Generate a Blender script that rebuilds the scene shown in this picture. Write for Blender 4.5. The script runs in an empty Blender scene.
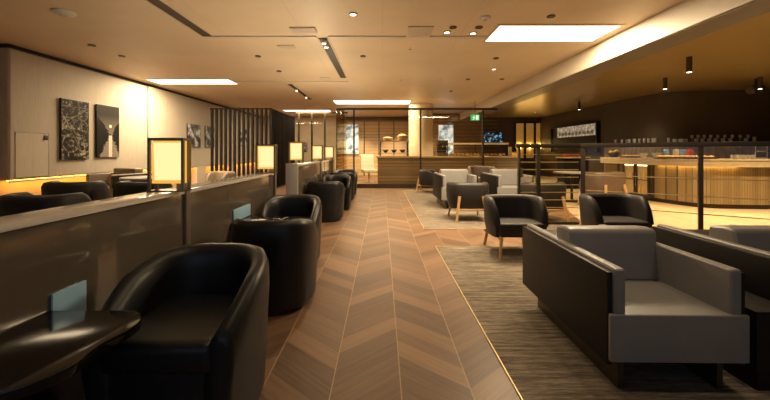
import bpy, bmesh, math, random
from mathutils import Vector, Matrix
random.seed(7)
S = bpy.context.scene
COL = S.collection
PI = math.pi
R = math.radians

# ------------------------------------------------------------------ camera, world, exposure
FPX, HCAM, VX, VY = 330.0, 1.2, 382.0, 152.0          # focal length in px (770 wide), eye height, vanishing point
cd = bpy.data.cameras.new('camera'); cam = bpy.data.objects.new('camera', cd); COL.objects.link(cam)
cd.sensor_width = 36; cd.lens = FPX / 770 * 36
cam.location = (0, 0, HCAM); cam.rotation_euler = (PI / 2, 0, 0)
cd.shift_x = (385 - VX) / 770; cd.shift_y = (VY - 200) / 770
cd.clip_start = .05; cd.clip_end = 100
S.camera = cam
W = bpy.data.worlds.new('world'); S.world = W; W.use_nodes = True
W.node_tree.nodes['Background'].inputs[0].default_value = (.42, .62, 1, 1)
W.node_tree.nodes['Background'].inputs[1].default_value = .9
S.view_settings.view_transform = 'Standard'; S.view_settings.look = 'None'
S.view_settings.exposure = 0.0; S.view_settings.gamma = 1.0; S.view_settings.use_curve_mapping = False
S.cycles.use_denoising = True
S.cycles.max_bounces = 8; S.cycles.diffuse_bounces = 4; S.cycles.glossy_bounces = 4
S.cycles.transparent_max_bounces = 16; S.cycles.sample_clamp_indirect = 4
S.cycles.caustics_reflective = False; S.cycles.caustics_refractive = False

WARM = (1.0, .77, .47)
AMBER = (1.0, .36, .04)
def light_slot(name, x0, x1, y0, y1, power, z=2.985, color=WARM):
    l = bpy.data.lights.new(name, 'AREA'); l.shape = 'RECTANGLE'; l.size = abs(x1 - x0); l.size_y = abs(y1 - y0)
    l.energy = power; l.color = color
    o = bpy.data.objects.new(name, l); o.location = ((x0 + x1) / 2, (y0 + y1) / 2, z); COL.objects.link(o)
    return o
def spot(x, y, power, z=2.93, ang=75, tgt=None, color=WARM, blend=.7, r=.04):
    l = bpy.data.lights.new('spot_beam', 'SPOT'); l.energy = power; l.color = color; l.spot_size = R(ang); l.spot_blend = blend
    l.shadow_soft_size = r
    o = bpy.data.objects.new('spot_beam', l); o.location = (x, y, z); COL.objects.link(o)
    if tgt:
        d = Vector(tgt) - o.location; o.rotation_euler = d.to_track_quat('-Z', 'Y').to_euler()
    return o
HC = 3.0          # main ceiling
# daylight slots in the ceiling
light_slot('ceiling_slot_beam', 1.7, 3.37, 4.72, 5.32, 190)
light_slot('ceiling_slot_beam', -5.8, -3.85, 8.18, 8.68, 260)
light_slot('ceiling_slot_beam', -1.65, .95, 11.5, 12.3, 200)
light_slot('ceiling_slot_beam', -4.2, -2.3, 14.1, 14.6, 160)
# spots at downlights, others added without fittings to brighten corridor, lounges, buffet room, bar
for (x, y, p) in [(-.38, 4.3, 130), (-.1, 7.2, 190), (-.1, 9.8, 230), (1.05, 4.95, 120), (1.3, 5.4, 380),
                  (2.1, 6.5, 240), (1.7, 8.4, 190), (.35, 2.2, 36), (1.5, 2.6, 45), (2.2, 1.0, 26), (-.2, 1.1, 20),
                  (-4.2, 6.9, 60), (-3.4, 4.6, 40), (-4.2, 3.2, 30), (-4.8, 11.9, 160),
                  (-.8, 13.0, 220), (1.9, 10.3, 150), (-1.2, 15.6, 500), (.6, 15.6, 500), (.4, 11.8, 250), (2.9, 11.35, 420), (2.6, 14.2, 250), (4.3, 12.0, 300),
                  (5.2, 9.6, 320), (4.6, 6.9, 240), (5.6, 5.3, 450), (7.0, 5.3, 520), (8.6, 5.3, 450), (7.2, 7.4, 200), (8.4, 7.2, 200), (6.6, 13.0, 250), (7.3, 9.7, 70)]:
    spot(x, y, p, ang=100, z=2.92)

# ------------------------------------------------------------------ helpers
def PX(px, d): return (px - VX) * d / FPX
def PZ(py, d): return HCAM - (py - VY) * d / FPX
def at(px, py, z=0.0):
    d = FPX * (HCAM - z) / (py - VY)
    return PX(px, d), d
def link(o, parent=None):
    COL.objects.link(o)
    if parent is not None: o.parent = parent
    return o
class MB:
    def __init__(s): s.bm = bmesh.new()
    def box(s, x0, x1, y0, y1, z0, z1, rot=None, piv=None):
        c = Vector(((x0 + x1) / 2, (y0 + y1) / 2, (z0 + z1) / 2))
        m = Matrix.Translation(c) @ Matrix.Diagonal((abs(x1 - x0), abs(y1 - y0), abs(z1 - z0), 1))
        if rot is not None:
            p = Vector(piv) if piv is not None else c
            m = Matrix.Translation(p) @ rot.to_4x4() @ Matrix.Translation(-p) @ m
        bmesh.ops.create_cube(s.bm, size=1, matrix=m); return s
    def tube(s, p0, p1, r0, r1=None, n=12):
        p0, p1 = Vector(p0), Vector(p1); r1 = r0 if r1 is None else r1
        d = p1 - p0; L = d.length
        m = Matrix.Translation((p0 + p1) / 2) @ d.to_track_quat('Z', 'Y').to_matrix().to_4x4()
        bmesh.ops.create_cone(s.bm, cap_ends=True, segments=n, radius1=r0, radius2=r1, depth=L, matrix=m); return s
    def lathe(s, prof, c=(0, 0, 0), n=24):
        rings = []
        for (r, z) in prof:
            rings.append([s.bm.verts.new((c[0] + max(r, 1e-4) * math.cos(2 * PI * k / n), c[1] + max(r, 1e-4) * math.sin(2 * PI * k / n), c[2] + z)) for k in range(n)])
        for a, b in zip(rings, rings[1:]):
            for k in range(n): s.bm.faces.new((a[k], a[(k + 1) % n], b[(k + 1) % n], b[k]))
        s.bm.faces.new(rings[0][::-1]); s.bm.faces.new(rings[-1]); return s
    def prism(s, poly, z0, z1):
        a = [s.bm.verts.new((x, y, z0)) for x, y in poly]; b = [s.bm.verts.new((x, y, z1)) for x, y in poly]
        n = len(poly)
        s.bm.faces.new(a[::-1]); s.bm.faces.new(b)
        for k in range(n): s.bm.faces.new((a[k], a[(k + 1) % n], b[(k + 1) % n], b[k]))
        return s
    def prism_x(s, poly, x0, x1):          # poly in (y, z)
        a = [s.bm.verts.new((x0, y, z)) for y, z in poly]; b = [s.bm.verts.new((x1, y, z)) for y, z in poly]
        n = len(poly)
        s.bm.faces.new(a); s.bm.faces.new(b[::-1])
        for k in range(n): s.bm.faces.new((a[(k + 1) % n], a[k], b[k], b[(k + 1) % n]))
        return s
    def loft(s, rings, caps=True):
        vr = [[s.bm.verts.new(p) for p in r] for r in rings]; n = len(vr[0])
        for a, b in zip(vr, vr[1:]):
            for k in range(n): s.bm.faces.new((a[k], a[(k + 1) % n], b[(k + 1) % n], b[k]))
        if caps: s.bm.faces.new(vr[0][::-1]); s.bm.faces.new(vr[-1])
        return s
    def ball(s, c, rx, ry, rz, n=12):
        m = Matrix.Translation(c) @ Matrix.Diagonal((rx, ry, rz, 1))
        bmesh.ops.create_uvsphere(s.bm, u_segments=n, v_segments=max(6, n * 2 // 3), radius=1, matrix=m); return s
    def build(s, name, mat, parent=None, bevel=0, seg=2, smooth=True, ang=35, taper=None):
        bm = s.bm
        bmesh.ops.recalc_face_normals(bm, faces=bm.faces)
        if bevel:
            ed = [e for e in bm.edges if len(e.link_faces) == 2 and e.calc_face_angle(0) > R(30)]
            bmesh.ops.bevel(bm, geom=ed, offset=bevel, segments=seg, profile=.6, affect='EDGES', clamp_overlap=True)
        if taper:
            for v in bm.verts: v.co = taper(v.co)
        if smooth:
            for f in bm.faces: f.smooth = True
            for e in bm.edges:
                if len(e.link_faces) == 2 and e.calc_face_angle(0) > R(ang): e.smooth = False
        me = bpy.data.meshes.new(name); bm.to_mesh(me); bm.free()
        if mat: me.materials.append(mat)
        return link(bpy.data.objects.new(name, me), parent)
def tag(o, label=None, cat=None, group=None, kind=None):
    if label: o['label'] = label
    if cat: o['category'] = cat
    if group: o['group'] = group
    if kind: o['kind'] = kind
    return o
def thing(name, label, cat, loc=(0, 0, 0), rz=0, group=None):
    o = bpy.data.objects.new(name, None); COL.objects.link(o); o.empty_display_size = .1
    o.location = loc; o.rotation_euler = (0, 0, rz)
    return tag(o, label, cat, group)
def struct(mb, name, mat, **k): return tag(mb.build(name, mat, **k), kind='structure')
def copy_tree(o, parent=None):
    c = o.copy(); COL.objects.link(c)
    if parent is not None: c.parent = parent
    for ch in list(o.children): copy_tree(ch, c)
    return c
def dup(o, loc, rz=0, label=None, scale=None, group=None):
    c = copy_tree(o); c.location = loc; c.rotation_euler = (0, 0, rz)
    if label: c['label'] = label
    if group: c['group'] = group
    if scale: c.scale = scale if isinstance(scale, tuple) else (scale,) * 3
    return c

# ------------------------------------------------------------------ materials
class NT:
    def __init__(s, name):
        s.m = bpy.data.materials.new(name); s.m.use_nodes = True; s.t = s.m.node_tree
        s.b = s.t.nodes['Principled BSDF']; s.out = s.t.nodes['Material Output']
    def n(s, typ, **k):
        nd = s.t.nodes.new(typ)
        for a, v in k.items(): setattr(nd, a, v)
        return nd
    def l(s, a, b): s.t.links.new(a, b)
    def val(s, sock, v):
        if hasattr(v, 'links') or isinstance(v, bpy.types.NodeSocket): s.l(v, sock)
        else: sock.default_value = v
    def math(s, op, a, b=None, c=None):
        nd = s.n('ShaderNodeMath', operation=op)
        s.val(nd.inputs[0], a)
        if b is not None: s.val(nd.inputs[1], b)
        if c is not None: s.val(nd.inputs[2], c)
        return nd.outputs[0]
    def obj(s):
        tc = s.n('ShaderNodeTexCoord'); sp = s.n('ShaderNodeSeparateXYZ'); s.l(tc.outputs['Object'], sp.inputs[0])
        return tc.outputs['Object'], sp.outputs
    def noise(s, vec, scale, detail=4, rough=.6):
        nd = s.n('ShaderNodeTexNoise'); nd.inputs['Scale'].default_value = scale; nd.inputs['Detail'].default_value = detail
        nd.inputs['Roughness'].default_value = rough; s.l(vec, nd.inputs['Vector']); return nd.outputs['Fac']
    def mapping(s, vec, scale=(1, 1, 1), rot=(0, 0, 0)):
        nd = s.n('ShaderNodeMapping'); nd.inputs['Scale'].default_value = scale; nd.inputs['Rotation'].default_value = rot
        s.l(vec, nd.inputs['Vector']); return nd.outputs[0]
    def ramp(s, fac, stops):
        nd = s.n('ShaderNodeValToRGB'); cr = nd.color_ramp
        while len(cr.elements) < len(stops): cr.elements.new(.5)
        for e, (p, c) in zip(cr.elements, stops): e.position = p; e.color = (*c, 1)
        s.l(fac, nd.inputs[0]); return nd.outputs[0]
    def mix(s, fac, a, b):
        nd = s.n('ShaderNodeMix', data_type='RGBA')
        s.val(nd.inputs[0], fac)
        for sock, v in ((nd.inputs[6], a), (nd.inputs[7], b)):
            if isinstance(v, tuple): sock.default_value = (*v, 1)
            else: s.l(v, sock)
        return nd.outputs[2]
    def bump(s, h, strength=.2, dist=.01):
        nd = s.n('ShaderNodeBump'); nd.inputs['Strength'].default_value = strength; nd.inputs['Distance'].default_value = dist
        s.l(h, nd.inputs['Height']); s.l(nd.outputs[0], s.b.inputs['Normal'])
def mat(name, color, rough=.5, metal=0, spec=.5, var=.12, scale=6, bump=0, bscale=80, coat=0, stretch=(1, 1, 1), emit=None, es=0):
    t = NT(name); v, _ = t.obj()
    f = t.noise(t.mapping(v, stretch), scale)
    lo = tuple(c * (1 - var) for c in color); hi = tuple(min(1, c * (1 + var)) for c in color)
    t.l(t.ramp(f, [(.3, lo), (.7, hi)]), t.b.inputs['Base Color'])
    t.b.inputs['Roughness'].default_value = rough; t.b.inputs['Metallic'].default_value = metal
    t.b.inputs['Specular IOR Level'].default_value = spec; t.b.inputs['Coat Weight'].default_value = coat
    if bump: t.bump(t.noise(v, bscale, 3), bump, .004)
    if emit: t.b.inputs['Emission Color'].default_value = (*emit, 1); t.b.inputs['Emission Strength'].default_value = es
    return t.m
def emit_mat(name, color, strength):
    t = NT(name); e = t.n('ShaderNodeEmission'); e.inputs[0].default_value = (*color, 1); e.inputs[1].default_value = strength
    t.l(e.outputs[0], t.out.inputs[0]); return t.m
def glass_mat(name, tint=(.86, .80, .68), gloss=.9):
    t = NT(name)
    tr = t.n('ShaderNodeBsdfTransparent'); tr.inputs[0].default_value = (*tint, 1)
    gl = t.n('ShaderNodeBsdfGlossy'); gl.inputs['Roughness'].default_value = .02
    fr = t.n('ShaderNodeFresnel'); fr.inputs[0].default_value = 1.45
    mx = t.n('ShaderNodeMixShader'); geo = t.n('ShaderNodeNewGeometry')      # only the face that light enters through reflects
    t.l(t.math('MULTIPLY', t.math('MULTIPLY', fr.outputs[0], gloss), t.math('SUBTRACT', 1, geo.outputs['Backfacing'])), mx.inputs[0])
    t.l(tr.outputs[0], mx.inputs[1]); t.l(gl.outputs[0], mx.inputs[2]); t.l(mx.outputs[0], t.out.inputs[0]); return t.m

def chevron_mat():
    t = NT('chevron_oak'); v, s = t.obj(); w = .352; pitch = .15; sl = .8
    xs = t.math('ADD', s[0], .608 + w * 40)
    tri = t.math('PINGPONG', xs, w)
    vv = t.math('MULTIPLY_ADD', tri, sl, s[1])
    idx = t.math('FLOOR', t.math('DIVIDE', xs, w)); pl = t.math('DIVIDE', vv, pitch); pid = t.math('FLOOR', pl)
    cb = t.n('ShaderNodeCombineXYZ'); t.l(idx, cb.inputs[0]); t.l(pid, cb.inputs[1])
    wn = t.n('ShaderNodeTexWhiteNoise', noise_dimensions='2D'); t.l(cb.outputs[0], wn.inputs['Vector'])
    g = t.n('ShaderNodeCombineXYZ'); t.l(t.math('MULTIPLY', xs, 2.2), g.inputs[0]); t.l(t.math('MULTIPLY', vv, 26), g.inputs[1]); t.l(t.math('MULTIPLY', wn.outputs[0], 40), g.inputs[2])
    grain = t.noise(g.outputs[0], 1.6, 6, .65)
    base = t.ramp(wn.outputs[0], [(0, (.060, .034, .021)), (.4, (.115, .064, .036)), (.75, (.165, .093, .050)), (1, (.26, .15, .082))])
    col = t.mix(.42, base, t.mix(t.math('MULTIPLY_ADD', grain, 2.2, -.6), (.038, .021, .013), (.27, .152, .083)))
    fx = t.math('FRACT', t.math('DIVIDE', xs, w)); ex = t.math('LESS_THAN', t.math('MINIMUM', fx, t.math('SUBTRACT', 1, fx)), .009)
    fy = t.math('FRACT', pl); ey = t.math('LESS_THAN', t.math('MINIMUM', fy, t.math('SUBTRACT', 1, fy)), .014)
    # every few planks the joint is a pale one
    pale = t.math('MULTIPLY', ey, t.math('LESS_THAN', t.math('FRACT', t.math('MULTIPLY', pid, .5)), .25))
    j = t.math('MAXIMUM', ex, t.math('MULTIPLY', pale, .6))
    col = t.mix(t.math('MULTIPLY', j, .75), col, (.36, .235, .14))
    t.l(col, t.b.inputs['Base Color'])
    t.l(t.math('MULTIPLY_ADD', grain, .25, .30), t.b.inputs['Roughness'])
    t.bump(grain, .12, .003); return t.m
def carpet_mat():
    t = NT('striated_carpet'); v, s = t.obj()
    a = t.noise(t.mapping(v, (1.5, 26, 1)), 1.6, 5, .7); b = t.noise(t.mapping(v, (5, 60, 1)), 2.5, 3, .7)
    f = t.math('MULTIPLY_ADD', b, .4, t.math('MULTIPLY', a, .6))
    t.l(t.ramp(f, [(.38, (.066, .052, .040)), (.5, (.165, .134, .102)), (.62, (.32, .265, .205))]), t.b.inputs['Base Color'])
    t.b.inputs['Roughness'].default_value = .95; t.b.inputs['Specular IOR Level'].default_value = .1
    t.bump(t.noise(v, 220, 2), .5, .006); return t.m
def ceiling_mat(name, c, rough, metal, sx, sy, seam=.86, bump=.02):
    t = NT(name); v, s = t.obj()
    def line(sock, p, wd):
        f = t.math('FRACT', t.math('DIVIDE', sock, p)); return t.math('LESS_THAN', f, wd / p)
    l = t.math('MAXIMUM', line(s[0], sx, .008), line(s[1], sy, .008))
    cv = t.ramp(t.noise(v, .8, 3), [(.3, tuple(k * .93 for k in c)), (.7, tuple(min(1, k * 1.06) for k in c))])
    t.l(t.mix(l, cv, tuple(k * seam for k in c)), t.b.inputs['Base Color'])
    t.b.inputs['Roughness'].default_value = rough; t.b.inputs['Metallic'].default_value = metal
    t.bump(t.noise(t.mapping(v, (1, 6, 1)), 3, 3), bump, .02); return t.m
def plank_mat(name, c1, c2, axis=2, pitch=.12, rough=.45, gap=.03, alpha_gap=(.01, .008, .005)):
    t = NT(name); v, s = t.obj()
    q = t.math('DIVIDE', s[axis], pitch); fr = t.math('FRACT', q)
    wn = t.n('ShaderNodeTexWhiteNoise', noise_dimensions='1D'); t.l(t.math('FLOOR', q), wn.inputs['W'])
    st = [9, 9, 9]; st[axis] = 60
    if axis == 2: st[0] = st[1] = 2
    else: st[2] = 2
    g = t.noise(t.mapping(v, tuple(st)), 1, 4)
    col = t.ramp(t.math('MULTIPLY_ADD', wn.outputs[0], .5, t.math('MULTIPLY', g, .5)), [(.2, c1), (.8, c2)])
    t.l(t.mix(t.math('LESS_THAN', fr, gap), col, alpha_gap), t.b.inputs['Base Color']); t.b.inputs['Roughness'].default_value = rough
    return t.m
def wallfabric():
    t = NT('woven_wall_cladding'); v, s = t.obj()
    a = t.noise(t.mapping(v, (1, 60, 2)), 2, 3); c = t.ramp(a, [(.3, (.40, .345, .275)), (.7, (.48, .42, .34))])
    sm = t.math('LESS_THAN', t.math('FRACT', t.math('DIVIDE', s[1], 1.18)), .004)
    t.l(t.mix(sm, c, (.30, .25, .19)), t.b.inputs['Base Color']); t.b.inputs['Roughness'].default_value = .7; return t.m
def bike_photo():
    t = NT('mono_bicycle_print'); v, s = t.obj()          # local: x across, z up
    u, w = s[1], s[2]
    def ring(cy, cz, r, th):
        d = t.math('SQRT', t.math('ADD', t.math('POWER', t.math('ABSOLUTE', t.math('SUBTRACT', u, cy)), 2), t.math('POWER', t.math('ABSOLUTE', t.math('SUBTRACT', w, cz)), 2)))
        return t.math('LESS_THAN', t.math('ABSOLUTE', t.math('SUBTRACT', d, r)), th)
    k = ring(-.1, -.27, .17, .014)
    for a in ((-.1, -.27, .06, .02), (.19, -.3, .15, .012), (-.16, .12, .12, .011), (.1, .05, .16, .012), (.16, .3, .1, .012)): k = t.math('MAXIMUM', k, ring(*a))
    def bar(a, b, c, th): return t.math('LESS_THAN', t.math('ABSOLUTE', t.math('ADD', t.math('ADD', t.math('MULTIPLY', u, a), t.math('MULTIPLY', w, b)), c)), th)
    for a in ((.2, 1, -.02, .012), (.9, .5, .1, .012), (-.5, .8, -.22, .012), (.1, 1, .15, .016), (1, .15, -.14, .01), (0, 1, -.45, .01)): k = t.math('MAXIMUM', k, bar(*a))
    bg = t.ramp(t.noise(v, 14, 5, .7), [(.40, (.006, .005, .004)), (.55, (.03, .025, .02)), (.66, (.42, .36, .28))])
    t.l(t.mix(t.math('MULTIPLY', k, t.math('MULTIPLY_ADD', t.noise(v, 9, 4, .7), 3.2, -1.2)), bg, (.26, .22, .17)), t.b.inputs['Base Color']); t.b.inputs['Roughness'].default_value = .6; t.b.inputs['Specular IOR Level'].default_value = .15; return t.m
def canal_photo():
    t = NT('mono_canal_print'); v, s = t.obj(); u, w = s[1], s[2]
    sky = t.ramp(t.math('MULTIPLY_ADD', w, 1.4, .3), [(0, (.20, .17, .14)), (.35, (.14, .12, .095)), (.8, (.03, .026, .022))])
    dx = t.math('ABSOLUTE', t.math('SUBTRACT', u, .05)); dz = t.math('ABSOLUTE', t.math('SUBTRACT', w, .12))
    sun = t.math('LESS_THAN', t.math('ADD', t.math('POWER', dx, 2), t.math('POWER', dz, 2)), .0012)
    c = t.mix(sun, sky, (.75, .66, .52))
    jag = t.math('MULTIPLY_ADD', t.noise(v, 22, 5, .7), .34, -.09)
    bank = t.math('GREATER_THAN', t.math('ADD', dx, jag), t.math('MULTIPLY_ADD', t.math('ABSOLUTE', t.math('ADD', w, .09)), .55, .10))
    lowmask = t.math('LESS_THAN', w, t.math('MULTIPLY_ADD', dx, .9, .0))
    c = t.mix(t.math('MULTIPLY', bank, lowmask), c, (.008, .007, .006))
    water = t.math('MULTIPLY', t.math('LESS_THAN', w, -.09), t.math('LESS_THAN', dx, t.math('MULTIPLY_ADD', t.noise(t.mapping(v, (1, 1, 8)), 8, 3), .05, .02)))
    c = t.mix(water, c, (.55, .48, .38))
    t.l(c, t.b.inputs['Base Color']); t.b.inputs['Roughness'].default_value = .6; t.b.inputs['Specular IOR Level'].default_value = .15; return t.m
def blotch(name, stops, scale=3, rough=.4, es=0):
    t = NT(name); v, s = t.obj()
    c = t.ramp(t.noise(v, scale, 3, .55), stops); t.l(c, t.b.inputs['Base Color']); t.b.inputs['Roughness'].default_value = rough
    if es: t.l(c, t.b.inputs['Emission Color']); t.b.inputs['Emission Strength'].default_value = es
    return t.m

M = dict(
    floor=chevron_mat(), carpet=carpet_mat(), bar_floor=plank_mat('pale_bar_planks', (.44, .34, .21), (.56, .44, .28), 0, .16, .4, .02, (.3, .22, .13)),
    ceil=ceiling_mat('ceiling_panels', (.76, .62, .44), .45, .0, 1.2, 3.0), gold=ceiling_mat('brass_ceiling', (.52, .36, .14), .28, .6, 1.6, .6, .8, .05),
    wall=wallfabric(), wall_low=mat('low_wall_paint', (.55, .48, .38), .7, var=.04), dark_wall=mat('dark_brown_plaster', (.085, .062, .042), .6, var=.12, scale=2),
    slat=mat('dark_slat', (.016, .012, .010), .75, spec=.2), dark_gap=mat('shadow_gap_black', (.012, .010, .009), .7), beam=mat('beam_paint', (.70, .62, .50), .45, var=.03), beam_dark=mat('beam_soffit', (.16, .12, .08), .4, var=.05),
    leather=mat('black_leather', (.008, .0085, .0105), .40, var=.25, scale=9, bump=.12, bscale=120, spec=.4),
    matte_hide=mat('matte_dark_hide', (.018, .015, .0135), .52, var=.15, bump=.12, bscale=140, spec=.35), lamp_bronze=mat('lamp_bronze', (.20, .165, .12), .4, .35, var=.08),
    grey_leather=mat('grey_leather', (.215, .205, .195), .42, var=.06, scale=5, bump=.15, bscale=140),
    taupe_leather=mat('beige_leather', (.21, .165, .115), .45, var=.06, bump=.12, bscale=140),
    brown_leather=mat('brown_leather', (.13, .085, .06), .5, var=.1, bump=.12, bscale=140),
    panel=mat('dark_side_panel', (.012, .0095, .008), .5, spec=.25, var=.2, scale=10, stretch=(1, 1, 6)),
    bronze=mat('bronze_metal', (.105, .08, .058), .35, .8, var=.1), dark_metal=mat('dark_bronze_frame', (.050, .038, .026), .4, .5, var=.15),
    oak=mat('pale_oak_leg', (.50, .31, .14), .45, var=.15, scale=12, stretch=(8, 8, 1)),
    taupe=mat('glossy_taupe_panel', (.105, .084, .064), .13, var=.03, coat=.5), guard=mat('pale_guard_shelf', (.75, .66, .52), .5, var=.03), cap=mat('polished_cap_rail', (.80, .77, .72), .10, .25, var=.03),
    fin=mat('grey_end_panel', (.36, .34, .32), .35, var=.04), steel=mat('steel_painted_reflection', (.36, .60, .82), .3, .1, var=.08),  # blue base colour of the steel paints in a window reflection
    black_table=mat('black_lacquer', (.005, .005, .005), .10, var=.1),
    white=mat('white_plastic', (.72, .68, .62), .45, var=.03), vent=mat('vent_paint', (.66, .55, .40), .5, var=.03),
    chrome=mat('chrome', (.75, .73, .70), .15, 1, var=.03), bar_wood=plank_mat('fluted_bar_front', (.19, .13, .06), (.29, .205, .10), 0, .05, .4, .12, (.05, .03, .015)),
    slab=mat('pale_oak_slab', (.50, .39, .22), .35, var=.12, scale=4, stretch=(1, 8, 1)), counter_wood=plank_mat('lined_counter_wood', (.20, .145, .085), (.28, .205, .12), 2, .1, .4, .07),
    grid_wood=plank_mat('horizontal_slat_wall', (.50, .36, .20), (.62, .46, .28), 2, .16, .5, .07, (.14, .09, .045)),
    stone=mat('grey_stone_splashback', (.32, .28, .23), .3, var=.35, scale=5, stretch=(3, 3, 1)),
    column=mat('column_plaster', (.60, .50, .37), .6, var=.03), glass=glass_mat('clear_glass', (.95, .92, .85)), tinted=glass_mat('bronze_tinted_glass', (.72, .62, .46), .7),
    drink_glass=mat('drinking_glass', (.55, .52, .46), .12, var=.05),
    slot=emit_mat('daylight_slot_panel', (1, .86, .62), 3.2), slot_dark=mat('slot_inside', (.03, .024, .018), .5),
    shade=None, led=emit_mat('amber_led_strip', AMBER, 48), bar_led=emit_mat('bar_led_strip', (1, .62, .2), 30),
    bulb=emit_mat('downlight_lens', (1, .84, .58), 6), lens_off=mat('dark_downlight_lens', (.10, .08, .06), .3),
    green=emit_mat('exit_green', (.03, .55, .16), 1.1), exit_white=emit_mat('exit_pictogram', (.8, 1, .85), 1.3),
    screen=blotch('tv_picture', [(.45, (.004, .006, .01)), (.55, (.02, .08, .14)), (.62, (.25, .5, .65))], 7, .2, .9),
    mural=blotch('self_lit_mural', [(.40, (.12, .16, .20)), (.5, (.45, .60, .70)), (.58, (.85, .92, .95))], 2.6, .4, .9),  # mural colours also emit, so the pictures look lit
    bike=bike_photo(), canal=canal_photo(), city=blotch('mono_street_print', [(.4, (.01, .01, .01)), (.52, (.12, .13, .14)), (.6, (.5, .52, .54))], 5),
    frame=mat('black_frame', (.012, .011, .010), .4),
    bread=mat('golden_pastry', (.62, .36, .10), .6, var=.3, scale=30), basket=mat('wicker', (.42, .28, .11), .7, var=.35, scale=60),
    bowl=mat('dark_bowl', (.03, .022, .017), .3), cream=mat('cream_china', (.52, .48, .41), .4, var=.03), yellow=mat('yellow_fruit', (.75, .48, .06), .5, var=.15, scale=20),
    red=mat('red_packets', (.35, .04, .03), .5, var=.2, scale=20), blue=mat('blue_packet', (.16, .26, .48), .4, var=.3, scale=30), plum=mat('dark_bottle', (.015, .02, .012), .12),
    amber_panel=mat('amber_backlit_panel', (.65, .40, .10), .45, var=.1, emit=(1, .50, .10), es=.16), sconce=emit_mat('wall_lamp_glow', (1, .66, .2), 40),
    kitchen=blotch('kitchen_backsplash', [(.4, (.30, .24, .17)), (.6, (.62, .54, .42))], 9, .4, .5), fridge_in=emit_mat('fridge_light', (1, .78, .42), 12),
)
M['shade'] = emit_mat('lamp_shade_amber', (1, .50, .07), .95); M['shade_middle'] = emit_mat('lamp_shade_bright_middle', (1, .76, .34), 1.25)

# ------------------------------------------------------------------ setting
YB, YF = -3.0, 17.0
struct(MB().box(-7.2, 14, YB, YF, -.1, 0), 'floor', M['floor'])
struct(MB().box(-7.2, 3.6, YB, YF, HC, HC + .1), 'ceiling', M['ceil'])
struct(MB().box(3.9, 14, YB, YF, 2.95, 3.05), 'ceiling_2', M['gold'])
b = struct(MB().box(3.58, 4.03, YB, YF, 2.665, 3.0), 'trim_1', M['beam'])
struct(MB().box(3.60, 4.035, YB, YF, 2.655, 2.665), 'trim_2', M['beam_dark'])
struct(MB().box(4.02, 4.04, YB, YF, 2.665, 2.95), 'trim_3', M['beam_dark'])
# carpet fields and their brass edge strips, flush with the timber
struct(MB().box(.68, 3.2, -2.9, 4.17, 0, .006), 'carpet_near', M['carpet'])
struct(MB().box(.66, 3.2, 5.11, 10.3, 0, .006), 'carpet_far', M['carpet'])
brass = mat('brass_edge_strip', (.62, .46, .22), .45, .4)
struct(MB().box(.673, .68, -2.9, 4.182, 0, .008)  .box(.673, 3.2, 4.17, 4.177, 0, .008), 'trim_4', brass)
struct(MB().box(.653, .66, 5.1, 10.3, 0, .008).box(.653, 3.2, 5.1, 5.11, 0, .008), 'trim_5', brass)
struct(MB().prism([(3.3, 5.3), (6.2, 3.25), (13.9, 3.25), (13.9, 16.9), (5.4, 16.9), (4.3, 8.2)], 0, .005), 'floor_2', M['bar_floor'])
# left wall: cladding panel floating above a lit recess
XW = -6.14
struct(MB().box(-7.1, -6.36, YB, YF, 0, HC), 'wall_left', M['wall_low'])
pan = MB(); pan.box(-6.36, XW, 5.43, 8.66, .725, 2.93); struct(pan, 'wall_left_cladding', M['wall'], bevel=.06, seg=3)
struct(MB().box(-6.36, XW + .01, 8.665, 16.9, .725, 2.93), 'wall_left_cladding', M['wall'])
struct(MB().box(-6.36, XW - .06, 5.48, 16.9, 2.93, HC), 'trim_6', M['dark_gap'])
for y in (10.95, 13.2): struct(MB().box(-6.36, XW + .005, y, y + .55, 0, .725), 'wall_left_pier', M['wall_low'])
struct(MB().box(-6.25, -6.22, 5.5, 16.8, .714, .724), 'trim_7', M['led'])
struct(MB().box(-6.165, XW + .002, 5.45, 16.9, .688, .725), 'trim_8', M['wall'])
struct(MB().box(-7.2, 14, YF, YF + .1, 0, HC), 'wall_far', mat('far_wall_brown', (.20, .135, .075), .6, var=.15, scale=1.5))
struct(MB().box(-7.2, -7.1, YB, YF, 0, HC), 'wall_left_outer', M['wall_low'])
# wall behind the camera with a wide window
wb = MB()
wb.box(-7.2, -4.0, YB - .1, YB, 0, HC).box(3.0, 14, YB - .1, YB, 0, HC).box(-4.0, 3.0, YB - .1, YB, 0, .7).box(-4.0, 3.0, YB - .1, YB, 2.5, HC)
struct(wb, 'wall_behind', M['wall_low'])
w1 = thing('window_1', 'wide mullioned window in the wall behind the lounge', 'window', (-.5, YB - .05, 1.6)); w1['kind'] = 'structure'
fr = MB()
for k in range(6): fr.box(-3.5 + 1.4 * k - .03, -3.5 + 1.4 * k + .03, -.04, .04, -.9, .9)
fr.box(-3.5, 3.5, -.04, .04, -.9, -.84).box(-3.5, 3.5, -.04, .04, .84, .9)
fr.build('window_frame', M['dark_metal'], w1); MB().box(-3.5, 3.5, -.006, .006, -.88, .88).build('pane', M['glass'], w1)
struct(MB().box(13.9, 14, YB, YF, 0, HC), 'wall_right_outer', M['dark_wall'])
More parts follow.
